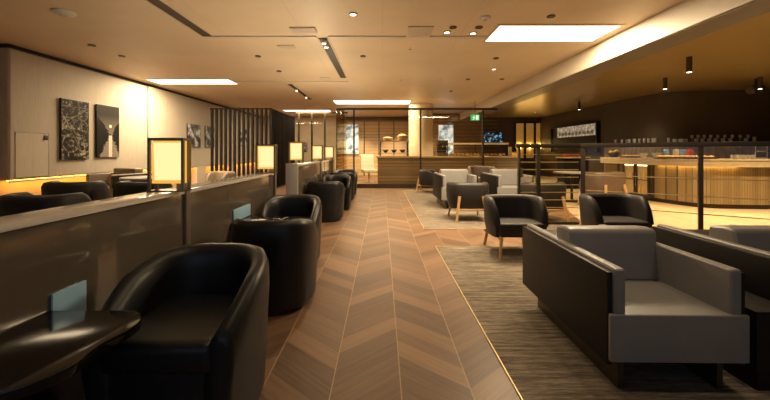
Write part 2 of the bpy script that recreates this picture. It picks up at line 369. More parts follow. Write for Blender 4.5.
# bar wall, curved
def smooth_path(pts, it=3):
    for _ in range(it):
        q = [pts[0]]
        for a, b_ in zip(pts, pts[1:]):
            q += [(a[0] * .75 + b_[0] * .25, a[1] * .75 + b_[1] * .25), (a[0] * .25 + b_[0] * .75, a[1] * .25 + b_[1] * .75)]
        pts = q + [pts[-1]]
    return pts
def offset(path, d):
    out = []
    for i, p in enumerate(path):
        a = Vector(path[max(i - 1, 0)]); c = Vector(path[min(i + 1, len(path) - 1)]); t = (c - a).normalized()
        out.append((p[0] - t.y * d, p[1] + t.x * d))
    return out
def strip_poly(path, d0, d1): return offset(path, d0) + offset(path, d1)[::-1]
WALLP = smooth_path([(8.0, 16.95), (8.08, 13.5), (8.1, 10.4), (8.3, 9.6), (9.3, 9.35), (11, 9.25), (13.9, 9.2)])
struct(MB().prism(strip_poly(WALLP, 0, .12), 0, 2.95), 'wall_right', M['dark_wall'])

# ------------------------------------------------------------------ ceiling fittings
def slot(x0, x1, y0, y1, label):
    t = thing('ceiling_light', label, 'ceiling light', ((x0 + x1) / 2, (y0 + y1) / 2, HC))
    a, c = (x1 - x0) / 2, (y1 - y0) / 2
    f = MB(); f.box(-a - .04, a + .04, -c - .04, -c, -.012, 0).box(-a - .04, a + .04, c, c + .04, -.012, 0).box(-a - .04, -a, -c, c, -.012, 0).box(a, a + .04, -c, c, -.012, 0)
    f.build('frame', M['vent'], t); MB().box(-a, a, -c, c, -.008, 0).build('diffuser', M['slot'], t)
slot(1.67, 3.4, 4.68, 5.35, 'large bright rectangular light slot in ceiling beside the white beam')
slot(-5.84, -3.8, 8.14, 8.72, 'bright rectangular light slot in ceiling washing the left wall')
slot(-1.7, 1.0, 11.45, 12.35, 'long bright ceiling light slot just beyond the far glass screen')
slot(-4.25, -2.25, 14.1, 14.6, 'bright ceiling light slot behind the dark slat screen')
def ceiling_track(x0, x1, y0, y1, label, heads=()):
    t = thing('ceiling_track', label, 'track', ((x0 + x1) / 2, (y0 + y1) / 2, HC)); a, c = (x1 - x0) / 2, (y1 - y0) / 2
    MB().box(-a, a, -c, c, -.006, 0).build('channel', M['slot_dark'], t)
    MB().box(-a - .02, -a, -c, c, -.014, 0).box(a, a + .02, -c, c, -.014, 0).build('edge', M['vent'], t)
    for (dx, dy) in heads:
        h = MB().tube((dx, dy, -.005), (dx, dy, -.06), .04).build('spotlight_head', M['white'], t)
        MB().tube((dx, dy, -.0605), (dx, dy, -.066), .03).build('lens', M['bulb'], h)
ceiling_track(-2.78, -2.62, 2.2, 5.1, 'dark recessed track slot running above the left partition toward corner')
ceiling_track(-1.0, -.86, 5.2, 8.0, 'dark recessed track slot with paired spotlights in middle ceiling', [(0, -1.1), (0, -1.3)])
ceiling_track(-2.5, -2.38, 8.75, 11.3, 'narrow dark recessed track slot near the slat screen', [(0, .6), (0, -.6)])
def strip(x0, x1, y, label, wd=.08):
    tag(MB().box(x0, x1, y - wd / 2, y + wd / 2, HC - .02, HC).build('ceiling_trim_strip', M['beam']), label, 'trim')
strip(-2.78, -1.02, 5.15, 'pale trim strip crossing ceiling left of middle track'); strip(-.84, 1.62, 5.15, 'pale trim strip crossing ceiling from middle track to bright slot')
strip(-3.75, -.86, 8.42, 'pale trim strip crossing ceiling beyond middle track')
DL = None
def cpt(px, py, z=HC):
    d = FPX * (z - HCAM) / (VY - py); return PX(px, d), d
def downlight(px, py, label, lit=False, z=HC):
    x, d = cpt(px, py, z)
    t = thing('downlight', label, 'downlight', (x, d, z), group='recessed downlights')
    MB().lathe([(.052, 0), (.055, -.012), (.045, -.014), (.043, 0)]).build('ring', M['bronze'], t)
    MB().tube((0, 0, -.001), (0, 0, -.008), .043, n=20).build('lens', M['bulb' if lit else 'lens_off'], t)
downlight(353, 14, 'lit recessed downlight nearest the camera in the middle ceiling', True)
downlight(447, 32, 'lit recessed downlight, near left of the cluster of four', True); downlight(453, 27, 'dim recessed downlight, far left of the cluster of four')
downlight(473, 33, 'lit recessed downlight, near right of the cluster of four', True); downlight(479, 27, 'dim recessed downlight, far right of the cluster of four')
for px, py, l in [(92, 45, 'small recessed downlight in left ceiling above bicycle picture'), (122, 56, 'small recessed downlight in left ceiling before the bright left slot'),
                  (258, 56, 'small recessed downlight left of middle ceiling track'), (279, 71, 'small recessed downlight near the crossing of tracks'),
                  (363, 56, 'small recessed downlight right of middle ceiling track'), (551, 16, 'small recessed downlight above the bright slot by beam'),
                  (496, 58, 'small recessed downlight below bright slot near beam'), (494, 69, 'small white-lensed recessed downlight below bright slot'),
                  (468, 79, 'small recessed downlight in front of the column'), (451, 91, 'small recessed downlight close to the column top'),
                  (502, 79, 'small recessed downlight beside the far beam')]:
    downlight(px, py, l, px == 494)
for px, py, l in [(535, 112, 'small downlight in brass ceiling before amber panels'), (555, 115, 'small downlight in brass ceiling over the hatch'), (514, 116, 'tiny downlight in brass ceiling above the television')]:
    downlight(px, py, l, True, 2.95)
def vent(x0, x1, y0, y1, label):
    t = thing('ceiling_vent', label, 'vent', ((x0 + x1) / 2, (y0 + y1) / 2, HC)); a, c = (x1 - x0) / 2, (y1 - y0) / 2
    MB().box(-a, a, -c, c, -.02, 0).build('cover', M['vent'], t, bevel=.006)
    g = MB()
    for k in range(5): g.box(-a + .03, a - .03, -c + c * 2 * (k + .5) / 5 - .006, -c + c * 2 * (k + .5) / 5 + .006, -.024, -.02)
    g.build('slats', M['white'], t)
def vent_px(a, b_, ya, yb, label):
    x0, d0 = cpt(a, ya); x1, d1 = cpt(b_, ya); _, d2 = cpt(a, yb); vent(x0, x1, d0, d2, label)
vent_px(289, 315, 27, 32, 'pale ceiling vent beside the head of the middle track'); vent_px(277, 294, 45, 48, 'small pale ceiling vent left of middle track')
vent_px(320, 330, 77, 80, 'small pale ceiling vent beyond the middle track'); vent_px(408, 434, 26, 36, 'large pale square ceiling vent beside cluster of downlights')
def disc(px, py, r, label, name, cat, z=HC):
    x, d = cpt(px, py, z); t = thing(name, label, cat, (x, d, z))
    MB().lathe([(r, 0), (r, -.02), (r * .8, -.035), (r * .3, -.04)]).build('housing', M['white'], t)
    MB().lathe([(r * .35, -.04), (r * .3, -.055), (0, -.056)]).build('sensor', M['vent'], t)
disc(485, 17, .07, 'white round smoke detector on ceiling above the bright slot', 'smoke_detector', 'smoke detector')
disc(64, 12, .12, 'white round ceiling speaker in near left corner', 'ceiling_speaker', 'speaker')
for px, py, l in [(410, 47, 'tiny sprinkler head in ceiling above the column'), (88, 44, 'tiny sprinkler head in left ceiling'), (401, 79, 'tiny sprinkler head in ceiling before the far light slot')]:
    x, d = cpt(px, py); t = thing('sprinkler', l, 'sprinkler', (x, d, HC))
    MB().tube((0, 0, 0), (0, 0, -.04), .008).build('stem', M['chrome'], t); MB().tube((0, 0, -.04), (0, 0, -.044), .022).build('deflector', M['chrome'], t)
def spot_tube(x, y, label, L=.28):
    t = thing('ceiling_spotlight', label, 'spotlight', (x, y, 2.95))
    MB().tube((0, 0, 0), (0, 0, -L), .045, n=20).build('barrel', M['bronze'], t); MB().tube((0, 0, -L + .001), (0, 0, -L - .004), .036, n=16).build('lens', M['bulb'], t)
    spot(x, y, 70, z=2.95 - L - .02, ang=70)
spot_tube(5.66, 6.08, 'bronze cylinder spotlight hanging nearest from brass ceiling'); spot_tube(6.69, 7.8, 'bronze cylinder spotlight hanging left over the bar counter', .26)
spot_tube(8.82, 7.7, 'bronze cylinder spotlight hanging at right edge over bar', .28); spot_tube(6.75, 11.3, 'bronze cylinder spotlight hanging far beyond the bar counter', .3)
t = thing('projector_spotlight', 'black adjustable spotlight on bracket at top right bar wall', 'spotlight', (8.95, 7.9, 2.95))
MB().tube((0, 0, 0), (0, 0, -.22), .02).build('bracket', M['dark_metal'], t)
MB().tube((-.16, -.03, -.28), (.16, .05, -.22), .10, .10, 20).build('body', M['dark_metal'], t, bevel=.01); MB().tube((-.162, -.03, -.28), (-.175, -.033, -.283), .08, n=18).build('lens', M['bronze'], t)

# ------------------------------------------------------------------ left wall items
def picture(y0, y1, z0, z1, m, label, depth=.03):
    t = thing('wall_picture', label, 'picture', (XW + .011, (y0 + y1) / 2, (z0 + z1) / 2))
    a, c = (y1 - y0) / 2, (z1 - z0) / 2
    MB().box(0, depth, -a, a, -c, c).build('frame', M['frame'], t, bevel=.003)
    MB().box(depth - .002, depth + .003, -a + .008, a - .008, -c + .008, c - .008).build('print', m, t, smooth=False)
picture(6.27, 6.87, 1.05, 2.23, M['bike'], 'tall black and white picture of parked bicycles, nearest on left wall')
picture(7.06, 7.66, 1.08, 2.23, M['canal'], 'tall black and white picture of a canal with low sun')
picture(10.35, 11.1, 1.36, 2.1, M['city'], 'square black and white picture left of the slat screen')
picture(11.4, 12.0, 1.36, 2.1, M['city'], 'black and white picture half hidden by first slats')
picture(14.2, 15.1, 1.45, 2.2, M['city'], 'small dark picture seen through the slat screen')
ad = thing('access_door', 'small square access door set flush in left wall cladding', 'access door', (XW + .001, 5.8, 1.13))
MB().box(-.002, .004, -.27, .27, -.36, .40).build('leaf', M['wall'], ad)
g = MB(); g.box(.0, .006, -.28, -.27, -.37, .41).box(.0, .006, .27, .28, -.37, .41).box(.0, .006, -.27, .27, .40, .41).box(.0, .006, -.27, .27, -.37, -.36)
g.build('joint', mat('panel_joint', (.25, .2, .15), .6), ad); MB().box(.004, .02, .19, .25, .29, .37).build('handle', M['frame'], ad, bevel=.004)

# slat screen
t = thing('slat_screen', 'tall dark vertical slat screen turning a corner beside left wall', 'screen', (0, 0, 0))
n = 14
for k in range(n):
    x = -5.43 + k * (1.87 / (n - 1)); MB().box(x - .026, x + .026, 10.5, 10.6, .02, 2.6).build('slat', M['slat'], t)
for k in range(18):
    y = 10.72 + k * .155; MB().box(-3.63, -3.53, y - .022, y + .022, .02, 2.6).build('slat', M['slat'], t)
MB().box(-5.5, -3.5, 10.5, 10.6, 0, .03).box(-3.64, -3.52, 10.5, 13.5, 0, .03).box(-5.5, -3.5, 10.53, 10.57, 2.56, 2.6).box(-3.6, -3.56, 10.5, 13.5, 2.56, 2.6).build('rail', M['slat'], t)

# glazed partition and far rooms
t = thing('glazed_partition', 'clear glazed partition with dark mullions behind the table lamps', 'partition', (0, 14.4, 0))
g = MB(); g.box(-3.75, -1.5, -.03, .03, 2.88, 2.95).box(-3.75, -1.5, -.03, .03, 0, .08); g.build('frame', M['dark_metal'], t)
for px in (299, 312, 325, 337): x = PX(px, 14.4); MB().box(x - .035, x + .035, -.04, .04, .08, 2.88).build('mullion', M['dark_metal'], t)
MB().box(-3.72, -1.5, -.006, .006, .08, 2.88).build('pane', M['glass'], t)
struct(MB().box(-6.13, -2.2, 16.6, 16.98, .0, HC), 'wall_far_left', M['wall'])
picture_far = thing('wall_picture', 'small dark picture on wall behind the glazed partition', 'picture', (PX(304, 16.55), 16.59, 1.45)); MB().box(-.16, .16, -.02, 0, -.25, .25).build('frame', M['frame'], picture_far); MB().box(-.15, .15, -.024, -.02, -.24, .24).build('print', M['city'], picture_far)
t = thing('slatted_wall_panel', 'honey coloured horizontal slat wall behind the glass screen', 'wall panel', (0, 16.7, 0)); MB().box(-2.18, 1.4, 0, .25, 0, 2.75).build('boards', M['grid_wood'], t)
for x in (-.9, -.15, .6): MB().box(x - .02, x + .02, -.03, 0, 0, 2.75).build('batten', M['dark_metal'], t)
t = thing('wall_mural', 'self lit white and blue mural on wall behind left glass', 'picture', (PX(349, 16.6), 16.66, 1.85)); MB().box(-.5, .5, -.03, 0, -.75, .75).build('frame', M['white'], t); MB().box(-.47, .47, -.036, -.03, -.72, .72).build('print', M['mural'], t)
struct(MB().box(1.4, 4.6, 15.2, 15.5, 0, 2.95), 'wall_back_of_buffet', plank_mat('wide_brown_boards', (.15, .095, .045), (.22, .14, .07), 2, .4, .45, .01))
t = thing('wall_mural', 'pale blue mural on boarded wall right of the column', 'picture', (PX(446, 15.15), 15.19, 1.75)); MB().box(-.35, .35, -.03, 0, -.7, .7).build('frame', M['white'], t); MB().box(-.33, .33, -.036, -.03, -.68, .68).build('print', M['mural'], t)

# column
struct(MB().lathe([(.46, 0), (.46, 3.0)], n=48), 'column', M['column']).location = (1.47, 12.48, 0)

# ------------------------------------------------------------------ far glass screen
t = thing('glass_screen', 'tall bronze framed glass screen crossing the far end of lounge', 'screen', (0, 11.0, 0))
arc = [(-1.25 - .3 * math.sin(a), .3 - .3 * math.cos(a)) for a in [k * PI / 16 for k in range(9)]]
pathS = [(3.83, 0), (-1.25, 0)] + arc[1:] + [(-1.55, 3.3)]
MB().prism(strip_poly(pathS, -.03, .03), 2.6, 2.667).build('top_rail', M['dark_metal'], t)
MB().prism(strip_poly(pathS, -.04, .04), .0, .14).build('base_rail', M['bronze'], t)
for px in (354, 420.5, 483): x = PX(px, 11); MB().box(x - .028, x + .028, -.03, .03, .14, 2.6).build('mullion', M['dark_metal'], t)
MB().prism(strip_poly(pathS[:2], -.006, .006), .14, 2.6).build('pane', M['glass'], t)
MB().prism(strip_poly(pathS[1:], -.006, .006), .14, 2.6).build('curved_pane', M['tinted'], t)

g = MB()
for k in range(19): g.prism(strip_poly(pathS, -.012, -.007), .25 + .125 * k, .255 + .125 * k)
g.build('bronze_inlay_lines', brass, t)
# buffet counter
t = thing('buffet_counter', 'long dark wood buffet counter behind the far glass screen', 'counter', (0, 11.3, 0))
MB().box(-.15, 4.7, 0, .58, .06, 1.0).build('body', M['counter_wood'], t); MB().box(-.2, 4.75, -.05, .63, 1.0, 1.06).build('worktop', M['slab'], t, bevel=.006); MB().box(-.1, 4.65, .05, .55, 0, .06).build('plinth', M['dark_metal'], t)
t = thing('display_stand', 'two tier wooden display stand on left end of buffet counter', 'stand', (.45, 11.6, 1.06))
for x in (-.5, .45):
    for y in (-.2, .2): MB().box(x - .02, x + .02, y - .02, y + .02, 0, .5).build('leg', M['dark_metal'], t)
MB().box(-.55, .5, -.24, .24, .5, .53).build('top_shelf', M['slab'], t); MB().box(-.52, .47, -.22, .22, .1, .12).build('lower_shelf', M['slab'], t)
def basket(x, r, h, label):
    t = thing('bread_basket', label, 'basket', (x, 11.6, 1.59)); MB().lathe([(r * .75, 0), (r, h), (r * .92, h), (r * .7, .02)]).build('wicker_body', M['basket'], t)
    MB().ball((0, 0, h * .9), r * .85, r * .85, h * .5).build('bread_fill', M['bread'], t)
basket(.2, .2, .1, 'low wicker bread basket on left of display stand'); basket(.72, .2, .17, 'taller wicker bread basket on right of display stand')
for k, (x, l) in enumerate([(.12, 'left'), (.42, 'middle'), (.72, 'right')]):
    t = thing('serving_bowl', 'small dark serving bowl, %s of three on the display stand' % l, 'bowl', (x, 11.57, 1.182), group='dark bowls on the display stand')
    MB().lathe([(.04, 0), (.12, .1), (.11, .1), (.03, .015)]).build('bowl_body', M['bowl'], t)
t = thing('sneeze_guard', 'glass sneeze guard with metal shelf over the buffet food', 'guard', (0, 11.65, 1.06))
MB().box(2.3, 4.4, -.2, .2, .40, .46).build('shelf', M['guard'], t)
for x in (2.35, 3.35, 4.35): MB().tube((x, .16, 0), (x, .16, .42), .018).build('post', M['dark_metal'], t)
MB().box(2.32, 4.38, -.22, -.21, .2, .40).build('pane', M['glass'], t)
for k in range(14):
    x = 2.4 + k * .145; c = 'bread' if k % 3 else 'cream'
    mb = MB(); mb.ball((0, 0, .05), .068, .06, .05)
    tag(mb.build('bread_roll' if c == 'bread' else 'small_plate', M[c]), 'golden bread roll laid out under the sneeze guard' if c == 'bread' else 'pale round cheese laid out under the sneeze guard', 'food', 'food along the buffet').location = (x, 11.56 + .05 * (k % 2), 1.06)
tag(MB().box(-.05, .05, -.05, .05, 0, .32).build('carton', M['slab'], bevel=.005), 'upright pale wooden box at right end of buffet', 'box').location = (4.5, 11.6, 1.06)
for k in range(4): tag(MB().lathe([(.03, 0), (.03, .09), (.012, .12), (.012, .15)], n=12).build('bottle', M['yellow']), 'small yellow juice bottle right of pale wooden box', 'bottle', 'juice bottles on buffet').location = (4.66, 11.35 + k * .13, 1.06)
t = thing('coffee_machine', 'dark coffee machine on buffet beside the column', 'coffee machine', (2.12, 11.62, 1.06))
MB().box(-.17, .17, -.2, .2, 0, .12).box(-.17, .17, .05, .2, .12, .5).box(-.17, .17, -.2, .2, .38, .55).build('body', M['dark_metal'], t, bevel=.01); MB().tube((0, -.1, .38), (0, -.1, .3), .025).build('spout', M['chrome'], t)

# swivel chair behind the screen
t = thing('swivel_chair', 'cream swivel lounge chair behind the far glass screen', 'chair', (PX(369, 13.2), 13.2, 0), R(15))
MB().box(-.28, .28, -.3, .25, .40, .52).build('seat', M['cream'], t, bevel=.04, seg=3); MB().box(-.28, .28, .2, .32, .45, 1.12, rot=Matrix.Rotation(R(-14), 3, 'X'), piv=(0, .26, .45)).build('backrest', M['cream'], t, bevel=.04, seg=3)
MB().tube((0, 0, .06), (0, 0, .40), .03).build('pedestal', M['chrome'], t); MB().lathe([(.27, 0), (.27, .02), (.05, .06)]).build('base', M['chrome'], t)

# exit sign
t = thing('exit_sign', 'green illuminated running man exit sign hanging behind glass', 'sign', (PX(475, 11.6), 11.6, 2.41))
MB().box(-.18, .18, -.02, .02, -.12, .12).build('case', M['green'], t)
g = MB(); g.box(.03, .14, -.024, -.02, -.09, .09)
g.build('door_pictogram', M['exit_white'], t)
g = MB(); g.ball((-.05, -.022, .065), .02, .003, .02); g.box(-.075, -.025, -.024, -.02, -.015, .045)
g.box(-.12, -.07, -.024, -.02, .0, .018).box(-.03, .01, -.024, -.02, -.01, .008).box(-.11, -.06, -.024, -.02, -.09, -.07).box(-.07, -.052, -.024, -.02, -.085, -.01).box(-.035, -.018, -.024, -.02, -.085, -.01)
g.build('runner_pictogram', M['exit_white'], t); MB().tube((0, 0, .12), (0, 0, .69), .008).build('hanger', M['dark_metal'], t); t.scale = (.85,) * 3

# television and far right wall
struct(MB().box(4.62, 7.95, 16.75, 16.98, 0, 2.95), 'wall_far_right', M['dark_wall'])
t = thing('television', 'wide television showing blue picture on far dark wall', 'television', (PX(491, 16.7), 16.69, 1.94)); MB().box(-.6, .6, -.0, .05, -.27, .27).build('casing', M['frame'], t); MB().box(-.57, .57, -.006, 0, -.24, .24).build('screen', M['screen'], t)
for k, px in enumerate((520.5, 530.5, 540.5)):
    t = thing('wall_light_panel', 'amber lit wall panel, %s of three by the hatch' % ('left', 'middle', 'right')[k], 'wall light', (PX(px, 16.6), 16.7, 0), group='amber wall light panels')
    MB().box(-.2, .2, 0, .04, .9, 2.65).build('panel', M['amber_panel'], t); MB().box(-.25, -.2, -.06, .04, .9, 2.7).box(.2, .25, -.06, .04, .9, 2.7).box(-.2, .2, -.06, .04, 2.65, 2.7).build('frame', M['frame'], t)
    MB().ball((0, -.05, 1.5), .09, .03, .12).build('lamp', M['sconce'], t)

# ------------------------------------------------------------------ bar
BARP = smooth_path([(6.42, 9.5), (6.48, 8.6), (6.55, 7.9), (6.75, 7.0), (7.5, 6.85), (9.6, 6.78), (12.5, 6.75)])
t = thing('bar_counter', 'curved bar counter with fluted wood front and pale oak top', 'bar', (0, 0, 0))
MB().prism(strip_poly(BARP, 0, .55), .1, .93).build('front', M['bar_wood'], t); MB().prism(strip_poly(BARP, .06, .5), 0, .1).build('plinth', M['dark_metal'], t)
MB().prism(strip_poly(BARP, -.14, .62), .93, 1.05).build('worktop', M['slab'], t, bevel=.006)
MB().prism(strip_poly(BARP, -.14, -.125), .89, .93).build('nosing', M['slab'], t)
i0 = [i for i, p in enumerate(BARP) if p[1] < 7.9][0]
led = [p for p in BARP[i0:] if p[0] < 7.45]
MB().prism(strip_poly(led, -.06, -.03), .912, .928).build('led_strip', M['bar_led'], t)
# bar fridge set in the left end
t = thing('bar_fridge', 'steel bar fridge with two glass doors under the bar counter', 'fridge', (6.445, 8.35, 0), R(4))
MB().box(-.02, .03, -.42, .42, .1, .14).box(-.02, .03, -.42, .42, .9, .95).box(-.02, .03, -.42, -.38, .14, .9).box(-.02, .03, .38, .42, .14, .9).box(-.02, .03, -.02, .02, .14, .9).build('cabinet', M['bronze'], t)
MB().box(.0, .02, -.38, .38, .14, .9).build('back_panel', mat('fridge_liner_glow', (.45, .34, .20), .4, emit=(1, .66, .28), es=.16), t)  # liner emits a little, standing in for light inside the fridge
MB().box(-.012, .0, -.38, .38, .86, .9).build('light_strip', M['fridge_in'], t)
for s in (-1, 1):
    d_ = MB().box(-.045, -.022, s * .2 - .19, s * .2 + .19, .12, .16).box(-.045, -.022, s * .2 - .19, s * .2 + .19, .88, .92).box(-.045, -.022, s * .2 - .19, s * .2 - .15, .16, .88).box(-.045, -.022, s * .2 + .15, s * .2 + .19, .16, .88).build('door', M['bronze'], t)
    MB().box(-.036, -.030, s * .2 - .15, s * .2 + .15, .16, .88).build('pane', M['glass'], d_); MB().tube((-.06, s * .03, .35), (-.06, s * .03, .7), .008).build('handle', M['chrome'], d_)
for k, (z, yy, m) in enumerate([(.52, -.28, 'yellow'), (.52, -.14, 'bread'), (.52, .12, 'cream'), (.52, .27, 'yellow'), (.16, -.25, 'cream'), (.16, .12, 'yellow'), (.16, .26, 'bread')]):
    mb = MB().lathe([(.018, 0), (.018, .15), (.008, .19), (.008, .23)], n=10)
    tag(mb.build('fridge_bottle', M[m]), ('yellow bottle, left door upper row of the bar fridge', 'golden bottle, left door upper row of the bar fridge', 'cream bottle, right door upper row of bar fridge', 'yellow bottle, right door upper row of bar fridge', 'cream bottle, left door bottom of the bar fridge', 'yellow bottle, right door bottom of the bar fridge', 'golden bottle, right door bottom of the bar fridge')[k], 'bottle', 'bottles in the bar fridge').location = (6.43 - yy * math.sin(R(4)), 8.35 - yy, z)
MB().box(-.02, .0, -.38, .38, .50, .52).box(-.02, .0, -.38, .38, .14, .16).build('shelf', M['bronze'], t)
# back bar with glasses
BB = offset(WALLP, -.42); WB0 = offset(WALLP, -.012)
seg = [(p, q) for p, q in zip(WB0, BB) if p[1] < 11.6 and p[0] < 13.5]
poly = [q for p, q in seg] + [p for p, q in seg][::-1]
t = thing('back_bar', 'grey stone back bar ledge along the curved dark wall', 'bar', (0, 0, 0))
MB().prism(poly, 0, 1.44).build('body', M['stone'], t); MB().prism(poly, 1.44, 1.48).build('ledge', M['bronze'], t)
def make_glass(kind):
    if kind == 0: prof = [(.035, 0), (.035, .004), (.005, .01), (.005, .09), (.036, .13), (.036, .2), (.033, .2), (.030, .135)]
    elif kind == 1: prof = [(.032, 0), (.038, .13), (.035, .13), (.030, .01)]
    else: prof = [(.038, 0), (.042, .09), (.039, .09), (.035, .01)]
    return MB().lathe(prof, n=12).build(('wine_glass', 'tall_tumbler', 'short_tumbler')[kind], M['drink_glass'])
glabels = ['stemmed wine glass standing on the back bar ledge', 'tall glass tumbler standing on the back bar ledge', 'short glass tumbler standing on the back bar ledge']
protos = [None] * 3
mid = offset(WALLP, -.22); mid = [p for p in mid if p[1] < 11.4 and p[0] < 10.3]
acc = 0; prev = mid[0]; cnt = 0
kinds = [1, 1, 2, 2, 2, 1, 1, 1, 2, 0, 0, 0, 0, 2, 2, 2, 2, 2, 2]
for row in (-.1, .06):
    for i in range(len(mid) - 1):
        a, b_ = Vector(mid[i]), Vector(mid[i + 1]); L = (b_ - a).length; nrm = Vector((-(b_ - a).y, (b_ - a).x)).normalized()
        k = max(1, int(L / .11))
        for j in range(k):
            if random.random() < .16 or cnt > 58: continue
            p = a.lerp(b_, (j + .5) / k) + nrm * row
            kd = kinds[int(cnt / 3) % len(kinds)]; cnt += 1
            if protos[kd] is None: protos[kd] = make_glass(kd); o = protos[kd]
            else: o = protos[kd].copy(); COL.objects.link(o)
            o.location = (p.x, p.y, 1.48); tag(o, glabels[kd], 'glass', ('wine glasses', 'tall tumblers', 'short tumblers')[kd] + ' on the back bar')
# things on the bar top
def bar_at(px):
    best = min(offset(BARP, .15), key=lambda p: abs(VX + FPX * p[0] / p[1] - px)); return best
def bowl(px, r, h, m, label, fill=None, name='bowl'):
    p = bar_at(px); t = thing(name, label, 'bowl', (p[0], p[1], 1.05))
    MB().lathe([(r * .5, 0), (r, h), (r * .93, h), (r * .45, .02)]).build('bowl_body', M[m], t)
    if fill:
        mb = MB(); random.seed(px)
        for k in range(9): a = k * 2.4; mb.ball((r * .5 * math.cos(a), r * .5 * math.sin(a), h + .01 + .02 * (k % 3)), .045, .045, .04, 8)
        mb.build('fruit_fill', M[fill], t)['kind'] = 'stuff'
bowl(613, .16, .12, 'bowl', 'dark bowl heaped with yellow fruit at left bar end', 'yellow', 'fruit_bowl')
bowl(643, .10, .13, 'cream', 'cream china bowl, left of pair on the bar'); bowl(655, .10, .13, 'cream', 'cream china bowl, right of pair on the bar')
def tray(px, label, n, m, L=.34):
    p = bar_at(px); t = thing('serving_tray', label + ' tray on bar top', 'tray', (p[0], p[1], 1.05)); MB().box(-L, L, -.14, .14, 0, .015).build('tray_base', M['bowl'], t, bevel=.004)
    for k in range(n):
        tag(MB().ball((0, 0, .03), .075, .05, .03, 10).build('pastry', M[m]), 'golden pastry on the %s tray of the bar' % label.split()[0], 'pastry', 'pastries on %s tray' % label.split()[0]).location = (p[0] - L + .08 + (k // 2) * (2 * L - .16) / max(1, (n - 1) // 2), p[1] + (-.06 if k % 2 else .06), 1.065)
tray(632, 'small dark pastry', 4, 'bread', .2); tray(674, 'long dark pastry', 10, 'yellow', .36); tray(697, 'right dark pastry', 8, 'bread', .3)
for k, (px, m) in enumerate([(668, 'blue'), (673, 'cream'), (678, 'blue'), (682, 'red')]):
    p = offset(BARP, .42); q = min(p, key=lambda p: abs(VX + FPX * p[0] / p[1] - px))
    tag(MB().box(-.06, .06, -.03, .03, 0, .2, rot=Matrix.Rotation(R(-12 + 9 * k), 3, 'Y')).build('snack_packet', M[m], bevel=.012), ['blue and pale snack packet leaning leftmost behind long tray', 'cream snack packet standing behind long tray', 'blue snack packet standing right behind long tray', 'red snack packet rightmost behind long tray'][k], 'packet', 'snack packets on the bar').location = (q[0] + .05 * k, q[1], 1.06)
for k in range(7):
    p = bar_at(738); tag(make_glass(2), 'short tumbler in cluster near right end of bar top', 'glass', 'tumblers on the bar top').location = (p[0] + .1 * (k % 4), p[1] + .12 * (k // 4), 1.05)
p = bar_at(765); t = thing('bottle_rack', 'metal tiered rack at right edge on the bar top', 'rack', (p[0] + .25, p[1] + .1, 1.05))
for z in (.02, .16, .30): MB().box(-.3, .3, -.12, .12, z, z + .015).build('tier', M['chrome'], t)
for x in (-.3, .29): MB().box(x, x + .015, -.12, -.1, 0, .32).box(x, x + .015, .1, .12, 0, .32).build('upright', M['chrome'], t)
# kitchen hatch in the bar wall
t = thing('kitchen_hatch', 'serving hatch with lit strip of tiles in the dark bar wall', 'hatch', (8.0, 13.9, 0))
MB().box(-.06, .09, -1.7, -1.62, 1.2, 2.35).box(-.06, .09, 1.62, 1.7, 1.2, 2.35).box(-.06, .09, -1.62, 1.62, 2.28, 2.35).build('surround', M['frame'], t)
MB().box(-.02, .0, -1.62, 1.62, 1.2, 1.84).build('opening_dark_sheet', M['dark_gap'], t); MB().box(-.03, -.0, -1.6, 1.1, 1.84, 2.28).build('lit_band', M['kitchen'], t)  # black sheet paints the darkness of the hatch; no hole is cut
for k in range(10): MB().lathe([(.05, 0), (.055, .1), (.01, .14), (.01, .2)], (-.08, -1.45 + k * .25, 1.9), 10).build('hanging_glass', M['cream'], t)
t = thing('condiment_shelf', 'low dark shelf unit holding red packets beyond the fence', 'shelf', (6.3, 10.9, 0))
MB().box(-.4, .4, -.2, .2, 0, 1.0).build('cabinet', M['panel'], t); MB().box(-.44, .44, -.24, .24, 1.0, 1.04).build('top', M['slab'], t)
for k in range(5): tag(MB().box(-.05, .05, -.04, .04, 0, .1).build('red_packet', M['red'], bevel=.01), 'small red packet on dark shelf unit beyond fence', 'packet', 'red packets on the shelf unit').location = (5.98 + .15 * k, 10.85, 1.04)

# ------------------------------------------------------------------ glass fences
def fence(p0, p1, name, label, posts, zt, lines, end_lock=False):
    p0, p1 = Vector(p0), Vector(p1); L = (p1 - p0).length; a = math.atan2((p1 - p0).y, (p1 - p0).x)
    t = thing(name, label, 'fence', (p0.x, p0.y, 0), a)
    MB().box(-.03, L, -.035, .035, zt - .065, zt).build('top_rail', M['dark_metal'], t, bevel=.004)
    MB().box(0, L, -.02, .02, .05, .09).build('bottom_rail', M['dark_metal'], t)
    for s, wd in posts: MB().box(s - wd / 2, s + wd / 2, -.03, .03, 0, zt - .065).build('post', M['dark_metal'], t, bevel=.004)
    MB().box(0, L, -.005, .005, .09, zt - .065).build('pane', M['glass'], t)
    rods = MB()
    for z in lines: rods.box(0, L, -.009, -.005, z - .006, z + .006)
    rods.build('bronze_inlay_lines', brass, t)
    if end_lock: MB().box(.02, .06, -.05, -.03, .8, .95).build('lock', M['chrome'], t)
fence((2.16, 5.245), (3.12, 5.245), 'glass_fence', 'short bronze framed glass fence left of the corner post', [(.015, .03), (.32, .055)], 1.33, [.2, .32, .44, .56, .68, .8, .92, 1.04, 1.16], True)
FD = Vector((1, -.66))
fence((3.18, 5.22), tuple(Vector((3.18, 5.22)) + FD * 3.2), 'glass_fence', 'long bronze framed glass fence running right from the corner post', [(.0, .06), (1.36, .05), (2.9, .05)], 1.335, [.36, .60, .84, 1.08])

